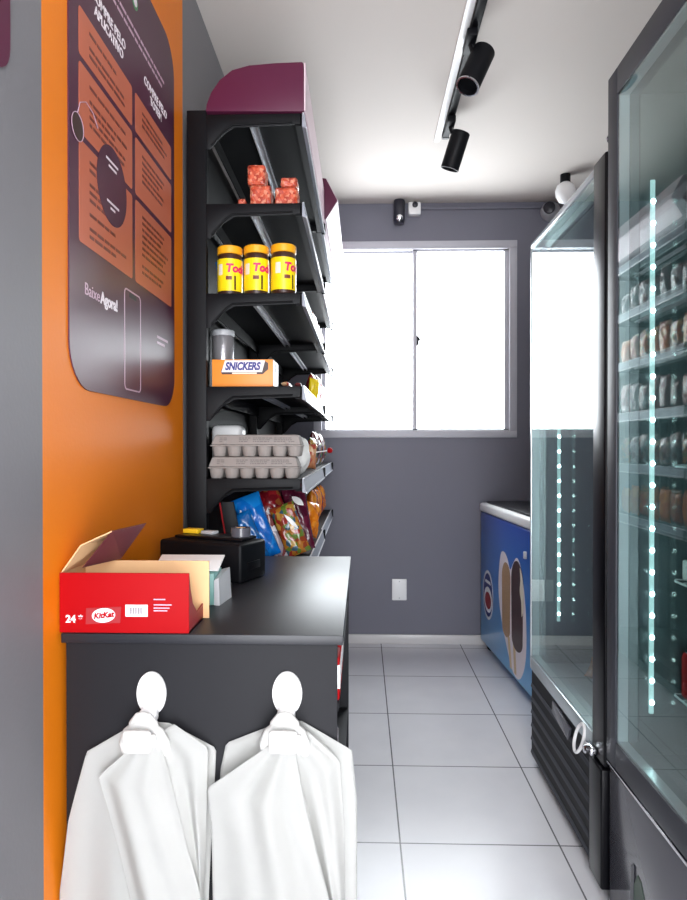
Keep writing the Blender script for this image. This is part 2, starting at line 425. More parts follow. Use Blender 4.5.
# security devices
t = thing('security_camera', (.232, YB, 2.72), 'black cylindrical camera under the ceiling above the window', 'camera')
MB().lathe([(0, -.085), (.03, -.08), (.036, -.06), (.036, .055), (.03, .072), (0, .076)], (.232, YB-.05, 2.715), n=24).build('body', M['cam_dark'], t)
MB().box(.215, .25, YB-.03, YB, 2.69, 2.735, .004).build('bracket', M['cam_dark'], t)
MB().lathe([(.02, 0), (.02, .006), (.013, .009), (0, .01)], (.232, YB-.084, 2.66), (0, -1, -.3), n=18).build('lens', M['chrome'], t)
t = thing('alarm_sensor', (.325, YB, 2.74), 'small white square sensor with black eye beside the black camera', 'sensor')
MB().box(.288, .366, YB-.05, YB, 2.695, 2.772, .006).build('housing', M['white'], t)
MB().lathe([(.018, 0), (.018, .006), (.01, .011), (0, .012)], (.33, YB-.051, 2.752), (0, -1, 0), n=18).build('eye', M['cam_dark'], t)
t = thing('turret_camera', (1.17, YB, 2.71), 'grey turret camera on the back wall beside the cooler top', 'camera')
MB().lathe([(.06, 0), (.06, .02), (.052, .055), (.04, .08), (0, .095)], (1.18, YB, 2.715), (-.35, -1, -.05), n=28).build('body', M['camera_grey'], t)
MB().lathe([(.036, 0), (.036, .012), (.026, .016), (0, .017)], (1.15, YB-.082, 2.712), (-.35, -1, -.05), n=24).build('lens', M['cam_dark'], t)
t = thing('ceiling_camera', (1.146, 3.72, ZC), 'white ceiling camera with black mount above the tall cooler', 'camera')
MB().lathe([(.028, 0), (.028, -.04), (.02, -.046)], (1.146, 3.72, ZC), n=24).build('mount', M['black'], t)
MB().lathe([(.024, -.045), (.046, -.062), (.055, -.09), (.052, -.12), (.036, -.15), (.012, -.163), (0, -.164)], (1.146, 3.72, ZC), n=28).build('body', M['white'], t)

# ------------------------------------------------------------------ track lights
t = tag(MB().box(.358, .388, -.9, 3.275, ZC-.014, ZC, .002).build('cable_channel', M['white']), 'long white cable channel on ceiling beside black light track', 'cable channel')
t = tag(MB().box(.393, .425, -.9, 3.21, ZC-.024, ZC, .003).build('light_track', M['black']), 'long black lighting track fixed to the ceiling', 'light track')
MB().box(.392, .426, 3.205, 3.225, ZC-.026, ZC, .003).build('end_cap', M['black_gloss'], t)
def spot(loc, d, label, chrome_rim):
    t = thing('track_spotlight', loc, label, 'spotlight', 'black spotlights on the ceiling track')
    x, y, z = loc
    MB().box(x-.019, x+.019, y-.075, y+.045, z-.03, z, .004).build('adapter', M['black'], t)
    d = Vector(d).normalized(); L = .168; r = .043
    top = Vector((x+.052, y-.01, z-.048))
    MB().tube([(x, y-.02, z-.03), (x+.006, y-.02, z-.055), top + d*.03], .008, 10).build('arm', M['black_gloss'], t)
    hd = MB().lathe([(0, 0), (r-.004, 0), (r, .004), (r, L-.002), (r-.001, L), (r-.005, L), (r-.006, L-.02), (0, L-.026)], top, d, 36).build('lamp_head', M['black'], t)
    MB().lathe([(r+.0008, L-.004), (r+.0008, L+.001), (r-.005, L+.001), (r-.005, L-.004)], top, d, 36, cap=False).build('rim', M['chrome'] if chrome_rim else M['black_gloss'], hd)
    return t
spot((.398, 2.44, ZC-.024), (-.40, -.22, -.9), 'nearer black cylinder spotlight on the ceiling track', True)
spot((.408, 3.06, ZC-.024), (-.28, .22, -.9), 'farther black cylinder spotlight by the track end', False)

# ------------------------------------------------------------------ posters on the left wall
PX = XL
t = thing('wall_poster', (PX, 1.6, 1.365), 'tall plum instruction poster with orange panels on the orange wall', 'poster')
pw, ph = .708, 1.08
board = MB().prism([(1.604+u, 1.905+v) for u, v in rrect(pw, ph, .095, 8)], 'x', PX, PX+.003).build('board', M['poster'], t)
def PT(y, z, k=1): return Vector((PX+.003+.0004*k, y, z))
rows = ((2.038, 2.135), (1.882, 2.024), (1.662, 1.868))
for ci, (y0, y1) in enumerate(((1.294, 1.597), (1.619, 1.925))):
    for ri, (z0, z1) in enumerate(rows):
        p = decal(rrect(y1-y0, z1-z0, .008, 3), PT((y0+y1)/2, (z0+z1)/2, 0), XP).build('info_panel', M['poster_orange'], t)
        zz = z1-.028
        rnd = random.Random(ci*10+ri)
        while zz > z0+.02:
            yy = y0+.05; end = y1-.03-rnd.random()*.09; b = MB()
            while yy < end:
                l = .012+.03*rnd.random(); l = min(l, end-yy)
                b.box(PX+.0036, PX+.0042, yy, yy+l, zz-.0035, zz+.0035); yy += l+.006
            zz -= .016 if rnd.random() < .7 else .03
            b.build('text_line', M['ink_brown'], p)
text('heading', 'COMPRE PELO\nAPLICATIVO', .03, M['ink_white'], t, PT(1.455, 2.19), XP, offset=.0006)
text('heading', 'COMPRE PELO\nTOTEM', .03, M['ink_white'], t, PT(1.785, 2.19), XP, offset=.0006)
for zz in (2.288, 2.268):
    b = MB(); yy = 1.45; rnd = random.Random(int(zz*1000))
    while yy < 1.84:
        l = .012+.03*rnd.random(); b.box(PX+.003, PX+.0036, yy, yy+l, zz-.0035, zz+.0035); yy += l+.007
    b.build('text_line', M['ink_pale'], t)
decal(ell(.02, .02), PT(1.62, 2.36, 0), XP).build('emblem', M['ink_green'], t)
decal(ell(.012, .012), PT(1.62, 2.36, 2), XP).build('emblem', M['ink_white'], t)
q = decal(ell(.088, .088, 48), PT(1.468, 1.838, 2), XP).build('badge', M['poster'], t)
for ya_, yb_, zz in ((1.43, 1.5, 1.888), (1.445, 1.49, 1.875), (1.435, 1.505, 1.795), (1.455, 1.482, 1.783)):
    MB().box(PX+.0044, PX+.005, ya_, yb_, zz, zz+.005).build('text_line', M['ink_white'], q)
text('heading', 'Baixe', .036, M['ink_pale'], t, PT(1.358, 1.572), XP)
text('heading', 'Agora!', .036, M['ink_white'], t, PT(1.45, 1.572), XP, offset=.0012)
b = MB()
o_, i_ = rrect(.115, .245, .014, 4), rrect(.108, .238, .011, 4)
for k in range(len(o_)):
    j = (k+1) % len(o_)
    b.hexa([Vector((a[0], a[1], h)) for h in (0, .0006) for a in (o_[k], o_[j], i_[j], i_[k])])
b.xform(Matrix.Translation(PT(1.6, 1.508, 0)) @ XP)
ph_ = b.build('phone_outline', M['ink_pale'], t)
decal(rrect(.05, .012, .005, 3), PT(1.6, 1.618, 0), XP).build('phone_notch', M['black_ink'], ph_)
for zz, l in ((1.553, .1), (1.537, .07)): MB().box(PX+.003, PX+.0036, 1.79, 1.79+l, zz-.0035, zz+.0035).build('text_line', M['ink_pale'], t)
q = decal(ell(.028, .028), PT(1.285, 1.885, 3), XP).build('round_sticker', M['brown'], t)
MB().lathe([(.028, 0), (.028, .0012), (.0265, .0012), (.0265, 0)], PT(1.285, 1.885, 3.5), (1, 0, 0), 32, cap=False).build('sticker_ring', M['ink_pale'], q)
MB().tube([PT(1.285, 1.913, 4), PT(1.297, 1.94, 4), PT(1.325, 1.955, 4), PT(1.36, 1.95, 4), PT(1.385, 1.93, 4)], .0008, 6).build('pull_cord', M['ink_pale'], q)
tag(MB().prism([(.85+u, 2.15+v) for u, v in rrect(.38, .62, .05, 6)], 'x', PX, PX+.003).build('wall_poster', M['purple']), 'plum poster cut off by the left edge on the grey wall', 'poster')

# ------------------------------------------------------------------ counter
CZ = .90
t = thing('display_counter', (-.3, 1.63, 0), 'charcoal counter with open right side standing against the orange wall', 'counter')
MB().box(-.562, -.035, 1.20, 2.065, CZ-.018, CZ, .0015).build('worktop', M['counter_top'], t)
MB().box(-.556, -.046, 1.208, 1.226, 0, CZ-.018, .001).build('front_panel', M['counter'], t)
MB().box(-.556, -.042, 2.04, 2.058, 0, CZ-.018, .001).build('rear_panel', M['counter'], t)
MB().box(-.556, -.54, 1.226, 2.04, 0, CZ-.018).build('side_panel', M['counter'], t)
MB().box(-.30, -.285, 1.226, 2.04, 0, CZ-.018).build('divider', M['counter'], t)
for z in (.08, .43, .765): MB().box(-.285, -.044, 1.226, 2.04, z-.016, z, .001).build('shelf', M['counter'], t)
pk = tag(MB().box(-.14, -.002, -.036, .036, .001, .085, .006).build('chocolate_pack', M['red']), 'red and white chocolate pack on counter side shelf, next to front panel', 'chocolate pack', 'packs in the counter side')
pk.location = (-.040, 1.266, .765)
MB().box(-.09, -.0015, -.0364, .0364, .026, .07).build('wrapper_band', M['white'], pk, local=True)
for k_, (y_, lab_) in enumerate(((1.342, 'second red and white chocolate pack from front panel on counter side shelf'), (1.418, 'third red and white chocolate pack from front panel on counter side shelf'))):
    dup(pk, (-.040, y_, .765), label=lab_)
for k_, y_ in enumerate((1.27, 1.36)):
    tag(MB().box(-.16, -.05, y_-.038, y_+.038, .431, .66, .012).build('snack_pack', M['clear_pack']), ('silvery snack pack on lower counter side shelf, next to front panel', 'silvery snack pack on lower counter side shelf, second from front panel')[k_], 'snack pack', 'silvery packs in the counter side')

# hooks and bags on the counter's front
FY = 1.208
def PXY(px, py, Y=1.18):
    """photo pixel on the plane at distance Y, with the camera's yaw and tilt"""
    th = math.radians(1.625); pt = math.atan(4/652)
    cx = (px-343.5)/652; cy = -(py-450)/652
    fy = math.cos(pt)+cy*math.sin(pt); fz = -math.sin(pt)+cy*math.cos(pt)
    x = cx*math.cos(th)-fy*math.sin(th); y = cx*math.sin(th)+fy*math.cos(th); k = Y/y
    return x*k, 1.25+fz*k
def hook(px, label):
    x, z = PXY(px, 694, 1.2)
    t = thing('adhesive_hook', (x, FY, z), label, 'hook', 'white hooks on the counter front')
    MB().prism([(x+u, z+v) for u, v in ell(.028, .041, 36)], 'y', FY-.009, FY, bev=.003).build('back_plate', M['white'], t)
    MB().box(x-.016, x+.016, FY-.032, FY-.008, z-.046, z-.022, .006, seg=3).build('neck', M['white'], t)
    MB().tube([(x, FY-.026, z-.035), (x, FY-.034, z-.054), (x, FY-.046, z-.058), (x, FY-.060, z-.056), (x, FY-.066, z-.046)], .006, 12).build('prong', M['white'], t)
    return t
hook(151, 'left white oval adhesive hook on the counter front')
hook(287, 'right white oval adhesive hook on the counter front')

def interp(line, v):
    """point at v (0..1) down a list of (v, x)"""
    for (a, x0), (c, x1) in zip(line, line[1:]):
        if v <= c: return x0+(x1-x0)*((v-a)/(c-a) if c > a else 0)
    return line[-1][1]
def layer(name, parent, L, R, y0, bulge, folds, seed, foldamp=.011):
    """hanging sheet between two outlines given in (x, z) from top to bottom"""
    rnd = random.Random(seed); ph = [rnd.random()*6.28 for _ in range(4)]
    zb = .16
    def ext(P):
        P = list(P); (xa, za), (xb, zb_) = P[-2], P[-1]
        k = (zb-zb_)/(zb_-za) if abs(zb_-za) > 1e-6 else 0
        P.append((xb+(xb-xa)*k*.12, zb)); return P
    L, R = ext(L), ext(R)
    # arc-length style parameter so that the shoulders follow the outlines
    def para(P):
        d = [0]
        for a, c in zip(P, P[1:]): d.append(d[-1]+math.hypot(a[0]-c[0], a[1]-c[1]))
        return [q/d[-1] for q in d]
    lp, rp = para(L), para(R)
    def at(P, pp, v):
        return (interp(list(zip(pp, [p[0] for p in P])), v), interp(list(zip(pp, [p[1] for p in P])), v))
    def fn(u, v):
        xl, zl = at(L, lp, v); xr, zr = at(R, rp, v)
        x = xl+(xr-xl)*u; z = zl+(zr-zl)*u
        c = 4*u*(1-u)
        y = y0 - bulge*c*min(1, v*3) - foldamp*min(1, v*4+.1)*(math.sin(folds*u*PI+ph[0]+2*v)*.6+math.sin(folds*1.9*u*PI+ph[1]-3*v)*.4)*(.3+.7*c)
        y += .003*math.sin(9*v+ph[2]+u*3)
        return Vector((x, min(y, FY-.003), z))
    return MB().grid(fn, 44, 60, thick=.0012).build(name, M['bag_white'], parent, sharp=1.2)
def pts(l, Y=1.165): return [PXY(a, c, Y) for a, c in l]
def bag(px, label, spec, seed):
    x, z = PXY(px, 715, 1.165)
    t = thing('carrier_bag', (x, FY-.03, z), label, 'bag', 'white bags on the counter hooks')
    for k, (nm, L, R, y0, bu, fo) in enumerate(spec):
        layer(nm, t, pts(L), pts(R), y0, bu, fo, seed+k)
    # the looped handles pulled over the prong
    hz = PXY(px, 694, 1.2)[1]; hx = PXY(px, 694, 1.2)[0]
    for w_, zt, rr in ((.033, -.0405, .0095), (.022, -.024, .0075)):
        MB().tube([(hx-w_*1.1, FY-.022, hz-.105), (hx-w_*1.15, FY-.036, hz-.078), (hx-w_*.85, FY-.045, hz+zt-.014), (hx-w_*.4, FY-.047, hz+zt-.002), (hx, FY-.047, hz+zt),
                   (hx+w_*.4, FY-.047, hz+zt-.002), (hx+w_*.85, FY-.045, hz+zt-.014), (hx+w_*1.1, FY-.036, hz-.078), (hx+w_*1.05, FY-.024, hz-.10)], rr, 12).build('handle_loop', M['bag_white'], t)
    MB().box(hx-.024, hx+.026, FY-.088, FY-.0735, hz-.076, hz-.036, .0065, seg=3).build('folded_tab', M['bag_white'], t)
    MB().box(hx+.020, hx+.034, FY-.082, FY-.074, hz-.066, hz-.044, .003).build('tape_end', M['bag_white'], t)
    return t
bag(150, 'white carrier bag on the left counter hook near the orange wall', [
    ('back_layer', [(137, 727), (80, 759), (61, 830), (51, 905)], [(164, 730), (212, 757), (208, 830), (205, 905)], FY-.010, .012, 3),
    ('side_layer', [(152, 739), (166, 790), (182, 850), (196, 905)], [(172, 727), (206, 751), (204, 830), (202, 905)], FY-.028, .012, 2),
    ('front_layer', [(142, 738), (97, 778), (112, 830), (131, 905)], [(158, 738), (172, 785), (188, 850), (203, 905)], FY-.042, .016, 2.4)], 3)
bag(287, 'white carrier bag on the right counter hook beside the aisle', [
    ('back_layer', [(274, 731), (222, 752), (216, 780), (215, 830), (214, 905)], [(300, 729), (352, 758), (357, 810), (357, 905)], FY-.010, .012, 3),
    ('side_layer', [(284, 741), (296, 800), (312, 860), (326, 905)], [(304, 733), (340, 766), (344, 830), (345, 905)], FY-.028, .014, 2.3),
    ('front_layer', [(276, 740), (207, 788), (211, 830), (213, 905)], [(293, 741), (303, 795), (318, 855), (331, 905)], FY-.042, .018, 3)], 11)

# ------------------------------------------------------------------ things on the counter
bx0, bx1, by0, by1, bz0, bz1 = -.566, -.322, 1.203, 1.315, CZ+.001, CZ+.113
t = thing('chocolate_box', ((bx0+bx1)/2, (by0+by1)/2, CZ), 'open red cardboard chocolate box at the front of the counter', 'box')
th = .003
MB().box(bx0, bx1, by0, by0+th, bz0, bz1, .0006).build('front_wall', M['red'], t)
MB().box(bx0, bx1+.012, by1-th, by1, bz0, bz1+.004).build('rear_wall', M['kraft'], t)
MB().box(bx0, bx0+th, by0+th, by1-th, bz0, bz1).build('end_wall', M['kraft'], t)
MB().box(bx0+th, bx1, by0+th, by1-th, bz0, bz0+th).build('base', M['kraft'], t)
MB().prism([(by0+th, bz0), (by1-th, bz0), (by1-th, bz0+.03), (by1-.05, bz0+.024), (by0+.028, bz0+.05), (by0+.012, bz0+.082), (by0+th, bz1)], 'x', bx1-th, bx1).build('torn_end', M['red_dark'], t)
def plate(name, p, m, parent, n, th=.002):
    n = Vector(n).normalized()*th
    p = [Vector(q) for q in p]
    return MB().hexa(p+[q+n for q in p]).build(name, m, parent)
h0, h1 = Vector((bx0+.002, by0+.002, bz1)), Vector((bx0+.004, by1-.002, bz1))
f0, f1 = Vector((bx0+.088, by0+.03, bz1+.075)), Vector((bx0+.122, by1+.012, bz1+.079))
m0, m1 = (h0+f0)/2+Vector((-.012, 0, .012)), (h1+f1)/2+Vector((-.012, 0, .012))
fl = plate('lid_flap', [h0, h1, m1, m0], M['kraft'], t, (.6, 0, -.7))
plate('flap_tip', [m0, m1, f1, f0], M['kraft'], fl, (.6, 0, -.7))
plate('flap_lining', [f0, f1, Vector((bx0+.075, by1-.004, bz1+.008)), Vector((bx0+.03, by0+.03, bz1+.004))], M['maroon'], fl, (.7, -.3, 0))
YF_ = by0-.0004
def BF(x, z, k=0): return Vector((bx0+x, YF_-.0004*k, bz0+z))
text('count_mark', '24 *', .019, M['ink_white'], t, BF(.028, .025), YN, offset=.0006)
lg = decal([(-.033, -.015), (.032, -.012), (.034, .018), (-.032, .015)], BF(.083, .031), YN).build('brand_panel', M['red_dark'], t)
decal(ell(.022, .0135, 32), BF(.084, .033, 2), YN @ Matrix.Rotation(.09, 4, 'Z')).build('brand_oval', M['ink_white'], lg)
text('brand_lettering', 'KitKat', .0145, M['red'], lg, BF(.084, .033, 4), YN @ Matrix.Rotation(.12, 4, 'Z'), shear=.25, offset=.0007)
bl = decal([(-.021, -.011), (.021, -.011), (.021, .011), (-.021, .011)], BF(.146, .042), YN).build('barcode_label', M['ink_white'], t)
b = MB()
for k in range(11):
    x = -.014+.0024*k; b.box(x, x+(.0008, .0014)[k % 2], -.008, .004, 0, .0004)
b.xform(Matrix.Translation(BF(.146, .044, 2)) @ YN).build('barcode', M['black_ink'], bl)
for zz, l in ((.062, .022), (.052, .034), (.046, .03), (.041, .026)): MB().box(bx0+.178, bx0+.178+l, YF_-.0005, YF_, bz0+zz, bz0+zz+.0022).build('text_line', M['ink_pale'], t)

t = thing('white_carton', (-.40, 1.46, CZ), 'small open carton with white lid behind the red chocolate box', 'carton')
MB().box(-.46, -.325, 1.42, 1.50, CZ, CZ+.07, .002).build('tray', M['teal'], t)
MB().hexa([(-.465, 1.435, CZ+.072), (-.318, 1.435, CZ+.072), (-.318, 1.505, CZ+.094), (-.465, 1.505, CZ+.094), (-.465, 1.432, CZ+.076), (-.318, 1.432, CZ+.076), (-.318, 1.502, CZ+.098), (-.465, 1.502, CZ+.098)], bev=.001).build('lid', M['white'], t)
MB().hexa([(-.3245, 1.42, CZ), (-.312, 1.42, CZ), (-.302, 1.50, CZ), (-.3245, 1.50, CZ), (-.3245, 1.42, CZ+.055), (-.314, 1.42, CZ+.06), (-.306, 1.50, CZ+.07), (-.3245, 1.50, CZ+.065)]).build('side_flap', M['camera_grey'], t)

a = math.radians(-22)
t = thing('receipt_printer', (-.545, 1.735, CZ), 'black receipt printer box at the back of the counter', 'printer', rz=a)
Rm = mw(t)
MB().box(0, .258, 0, .125, 0, .10, .008, seg=3).xform(Rm).build('housing', M['black'], t)
MB().box(.02, .235, .04, .115, .10, .108, .003).xform(Rm).build('lid', M['black_gloss'], t)
MB().box(.255, .261, .03, .09, .03, .05, .001).xform(Rm).build('paper_slot', M['black_gloss'], t)
P = Rm @ Vector((.045, .09, .1085))
tag(MB().box(-.024, .024, -.016, .016, 0, .012, .002).xform(Matrix.Translation(P) @ Matrix.Rotation(-.3, 4, 'Z')).build('card_pack', M['yellow']), 'small yellow pack lying on the black printer', 'pack')
P = Rm @ Vector((.10, .09, .1085))
tag(MB().box(-.02, .02, -.014, .014, 0, .009, .002).xform(Matrix.Translation(P) @ Matrix.Rotation(-.5, 4, 'Z')).build('card_pack', M['camera_grey']), 'small grey pack beside yellow pack on the printer', 'pack')
P = Rm @ Vector((.205, .082, .1085))
t = thing('tape_roll', P, 'dark grey tape roll on the right of the printer', 'tape roll')
MB().lathe([(.026, 0), (.026, .024), (.014, .024), (.014, 0), (.026, 0)], P, n=28, cap=False).build('tape', M['fridge_grey'], t)
MB().lathe([(.014, .001), (.014, .023), (.012, .023), (.012, .001), (.014, .001)], P, n=28, cap=False).build('core', M['kraft'], t)

# ------------------------------------------------------------------ gondola shelving
def gondola(name, label, Y0, Y1, XF, first):
    XB = -.497
    t = thing(name, (-.4, (Y0+Y1)/2, 0), label, 'shelving', 'black shelving bays along the left wall')
    ends = (Y0, Y1-.03) if first else (Y1-.03,)
    for y in ends:
        b = MB().box(-.559, XB, y, y+.03, 0, 2.32, .002)
        b.build('upright', M['black'], t)
    MB().box(-.545, -.535, Y0+.005, Y1-.005, .1, 2.31).build('back_panel', M['shelf_black'], t)
    MB().box(-.545, XF-.01, Y0+.004, Y1-.004, .02, .13, .002).build('plinth', M['black'], t)
    levels = [(2.306, 0), (2.022, 0), (1.737, 0), (1.44, 0), (1.145, .0), (.85, .0)]
    for k, (z, tilt) in enumerate(levels):
        ya, yb = Y0+.002, Y1-.004
        b = MB()
        b.box(XB, XF, ya, yb, z-.004, z)
        b.box(XF-.004, XF, ya, yb, z-.04, z)
        b.box(XF-.022, XF-.004, ya, yb, z-.04, z-.036)
        b.box(XB, XB+.004, ya, yb, z-.05, z)
        s = b.build('shelf', M['shelf_black'], t)
        for y in (ya, yb-.004):
            MB().prism([(XB-.002, z-.001), (XF-.006, z-.001), (XF-.006, z-.034), (XB+.09, z-.042), (XB+.055, z-.062), (XB+.012, z-.11), (XB-.002, z-.11)], 'y', y-.001, y+.004, bev=.001).build('bracket', M['black'], s)
            MB().tube([(XB+.016, y-.002, z-.10), (XB+.062, y-.002, z-.05), (XB+.085, y-.002, z-.034), (XF-.03, y-.002, z-.028)], .0035, 8).build('bracket_bead', M['shelf_black'], s)
        b = MB()
        for xr in (XB+.13,):
            b.box(xr, xr+.003, ya+.01, yb-.01, z-.016, z-.004); b.box(xr+.022, xr+.025, ya+.01, yb-.01, z-.016, z-.004); b.box(xr+.003, xr+.022, ya+.012, yb-.012, z-.0055, z-.0042)
        b.build('stiffener', M['rib'], s)
        b = MB(); b.hexa([(XF, ya, z-.042), (XF+.012, ya, z-.046), (XF+.012, yb, z-.046), (XF, yb, z-.042), (XF, ya, z), (XF+.003, ya, z+.001), (XF+.003, yb, z+.001), (XF, yb, z)])
        r = b.build('price_rail', M['rail'], s)
        b = MB(); b.box(XF+.0115, XF+.0145, ya, yb, z-.048, z-.042); b.box(XF+.001, XF+.006, ya, yb, z, z+.003)
        b.build('rail_lip', M['rail_edge'], r)
        MB().box(XF-.002, XF+.016, yb-.006, yb+.001, z-.05, z+.002, .001).build('rail_end', M['black'], s)
    return t
Y1a, Y1b, Y1c = 2.07, 3.11, 4.085
g1 = gondola('gondola_shelving', 'near bay of black metal shelving behind the counter', Y1a, Y1b, -.190, True)
g2 = gondola('gondola_shelving', 'far bay of black metal shelving next to the window', Y1b, Y1c, -.196, False)
# rounded plum header over the near bay
o_ = [(205.5, 111), (206.5, 104), (211, 92), (219.6, 79.6), (232, 69.7), (249, 65), (274, 62.8), (302, 61.5), (303.5, 63), (304, 111)]
prof = [PXY(a, c, 2.07) for a, c in o_]
hd = MB().prism(prof, 'y', Y1a+.001, Y1b-.005, bev=.002).build('header', M['purple'], g1)
xh = prof[-1][0]
MB().box(xh, xh+.004, Y1a+.004, Y1b-.008, prof[-1][1]+.004, prof[-3][1]-.002).build('header_facing', M['purple_pale'], hd)
# wedge header of the far bay
hd = MB().prism([(-.20, 2.315), (-.172, 2.335), (-.118, 2.42), (-.172, 2.525), (-.20, 2.53)], 'y', Y1b+.002, Y1c-.004, bev=.001).build('header', M['purple'], g2)
plate('header_facing', [(-.1715, Y1b+.006, 2.333), (-.1175, Y1b+.006, 2.418), (-.1175, Y1c-.008, 2.418), (-.1715, Y1c-.008, 2.333)], M['purple_pale'], hd, (.85, 0, -.53), .002)
plate('header_facing', [(-.1715, Y1b+.006, 2.526), (-.1175, Y1b+.006, 2.421), (-.1175, Y1c-.008, 2.421), (-.1715, Y1c-.008, 2.526)], M['purple_pale'], hd, (.89, 0, .46), .002)

# ------------------------------------------------------------------ products
def pillow(w, h, th, seed, crimp=.08):
    """a filled foil bag standing on its lower seam, centred, facing -Y"""
    rnd = random.Random(seed); p = [rnd.random()*6.28 for _ in range(6)]
    mb = MB()
    for sgn in (-1, 1):
        def fn(u, v, sgn=sgn):
            U, V = 2*u-1, 2*v-1
            prof = max(0, 1-abs(V)**3.2)*max(0, 1-abs(U)**2.6)
            vv = min(1, (1-abs(V))/crimp)
            t = th/2*(prof**.6)*vv
            wr = .10*th*math.sin(9*u+p[0]+3*v)*math.sin(8*v+p[1])+.06*th*math.sin(17*u+p[2])*math.sin(14*v+p[3]+sgn)
            x = U*w/2*(1-.06*(1-abs(V)**2)*1)
            y = sgn*(t+wr*prof*vv)+.0006*sgn+.02*th*math.sin(30*u)*(1-vv)
            return Vector((x, y, v*h))
        mb.grid(fn, 18, 24)
    bmesh.ops.remove_doubles(mb.bm, verts=mb.bm.verts, dist=.0013)
    bmesh.ops.recalc_face_normals(mb.bm, faces=mb.bm.faces)
    return mb
def snack(name, w, h, th, m, loc, rz, ry, rx, label, cat, group, seed, streak=None):
    o = pillow(w, h, th, seed).build(name, m, None, sharp=1.3)
    o.location = loc; o.rotation_euler = (rx, ry, rz)
    Rr = o.rotation_euler.to_matrix(); o.location[2] = loc[2]+.001-min((Rr @ v.co).z for v in o.data.vertices)
    if streak:
        (x0, z0, x1, z1, wd) = streak
        d = Vector((x1-x0, 0, z1-z0)).normalized(); n = Vector((-d.z, 0, d.x))*wd/2
        k = MB()
        def fn(u, v):
            q = Vector((x0, 0, z0)).lerp(Vector((x1, 0, z1)), v)+n*(2*u-1)*(1-abs(2*v-1)**2)
            U, V = 2*q.x/w, 2*q.z/h-1
            y = -th/2*((max(0, 1-abs(V)**3.2)*max(0, 1-abs(U)**2.6))**.6)*1.12-.004
            return Vector((q.x, y, q.z))
        k.grid(fn, 4, 14).build('white_streak', M['white'], o, local=True)  # thin white sliver laid over the bag front
    return tag(o, label, cat, group)

# orange foil packs on the top shelf
zA = 2.022
def foilpack(w, d, h, seed):
    mb = MB().box(-w/2, w/2, -d/2, d/2, 0, h, .006, seg=2)
    bmesh.ops.subdivide_edges(mb.bm, edges=mb.bm.edges[:], cuts=6, use_grid_fill=True)
    r = random.Random(seed)
    for v in mb.bm.verts:
        if v.co.z > .004: v.co += Vector((r.uniform(-1, 1), r.uniform(-1, 1), r.uniform(-1, .3)))*.0016
    return mb
gp = 'orange packs on the top shelf'
for (px, w, z0, h, y, lab) in ((262, .066, 0, .07, 2.135, 'lower orange foil pack of the left stack on top shelf'), (258, .056, .0715, .064, 2.135, 'upper orange foil pack of the left stack on top shelf'),
                               (287.5, .072, 0, .062, 2.135, 'lower orange foil pack of the right pair on top shelf'), (290, .052, .0635, .03, 2.135, 'upper orange foil pack of the right pair on top shelf'),
                               (243.5, .024, 0, .022, 2.12, 'tiny flat orange pack left of the stacks on top shelf')):
    x, _ = PXY(px, 200, y)
    o = foilpack(w, .07, h, int(px)).build('foil_pack', M['orange_pack'], None, sharp=.9)
    o.location = (x, y, zA+.0005+z0); tag(o, lab, 'snack pack', gp)

# chocolate-drink jars
zB = 1.737
jr = thing('powder_jar', (0, 0, 0), 'x', 'jar', 'yellow jars on the second shelf')
r = .0412; hgt = .162
MB().lathe([(0, 0), (r-.004, 0), (r-.001, .004), (r-.001, .118), (r-.002, .13), (r-.006, .138), (r-.006, hgt-.03), (0, hgt-.03)], (0, 0, 0), n=40).build('body', M['brown'], jr)
MB().lathe([(0, hgt-.026), (r-.002, hgt-.026), (r, hgt-.024), (r, hgt-.003), (r-.003, hgt), (0, hgt)], (0, 0, 0), n=40).build('lid', M['lid_orange'], jr)
lb = MB().lathe([(r, .014), (r, .118)], (0, 0, 0), n=48, cap=False).build('label', M['label_yellow'], jr)
def wrapcyl(mb, ang, z, rr):
    bmesh.ops.triangulate(mb.bm, faces=mb.bm.faces[:])
    for _ in range(2):
        bmesh.ops.subdivide_edges(mb.bm, edges=[e for e in mb.bm.edges if e.calc_length() > .004], cuts=2)
        bmesh.ops.triangulate(mb.bm, faces=mb.bm.faces[:])
    for v in mb.bm.verts:
        a_ = ang+v.co.x/rr; v.co = Vector((rr*math.cos(a_), rr*math.sin(a_), z+v.co.y)) + Vector((math.cos(a_), math.sin(a_), 0))*v.co.z
    return mb
wrapcyl(text_mb('Toddy', .036, shear=.15, offset=.0018), -PI/2+.98, .086, r+.0008).build('lettering', M['pink'], lb, local=True)
MB().prism([(-.012, -.022), (.010, -.022), (.010, .022), (-.012, .022)], 'z', 0, .0003)
def patch(w, h, nx=8):
    k = MB(); k.grid(lambda u, v: Vector(((u-.5)*w, (v-.5)*h, 0)), nx, 2); return k
wrapcyl(patch(.018, .035), -PI/2-.62, .083, r+.0006).build('label_panel', M['label_cream'], lb, local=True)
wrapcyl(patch(.02, .012), -PI/2+.12, .055, r+.0006).build('small_lettering', M['ink_brown'], lb, local=True)
wrapcyl(patch(.006, .045), -PI/2+.6, .04, r+.0006).build('stripe', M['brown'], lb, local=True)
for k, (px, y, rz, lab) in enumerate(((230, 2.135, 0, 'yellow cocoa powder jar nearest the wall, leftmost of three'), (256.5, 2.13, 0, 'yellow cocoa powder jar in the middle of the three'), (283.5, 2.12, .3, 'yellow cocoa powder jar at the shelf front, rightmost of three'))):
    x, _ = PXY(px, 290, y)
    if k == 0: jr.location = (x, y, zB+.0005); jr['label'] = lab
    else: dup(jr, (x, y, zB+.0005), rz, lab)
snack('snack_bag', .1, .14, .03, M['blue_dark_pack'], (-.435, 2.225, zB+.001), .1, -.12, 0, 'small blue bag standing behind the left yellow jar', 'snack bag', None, 31)

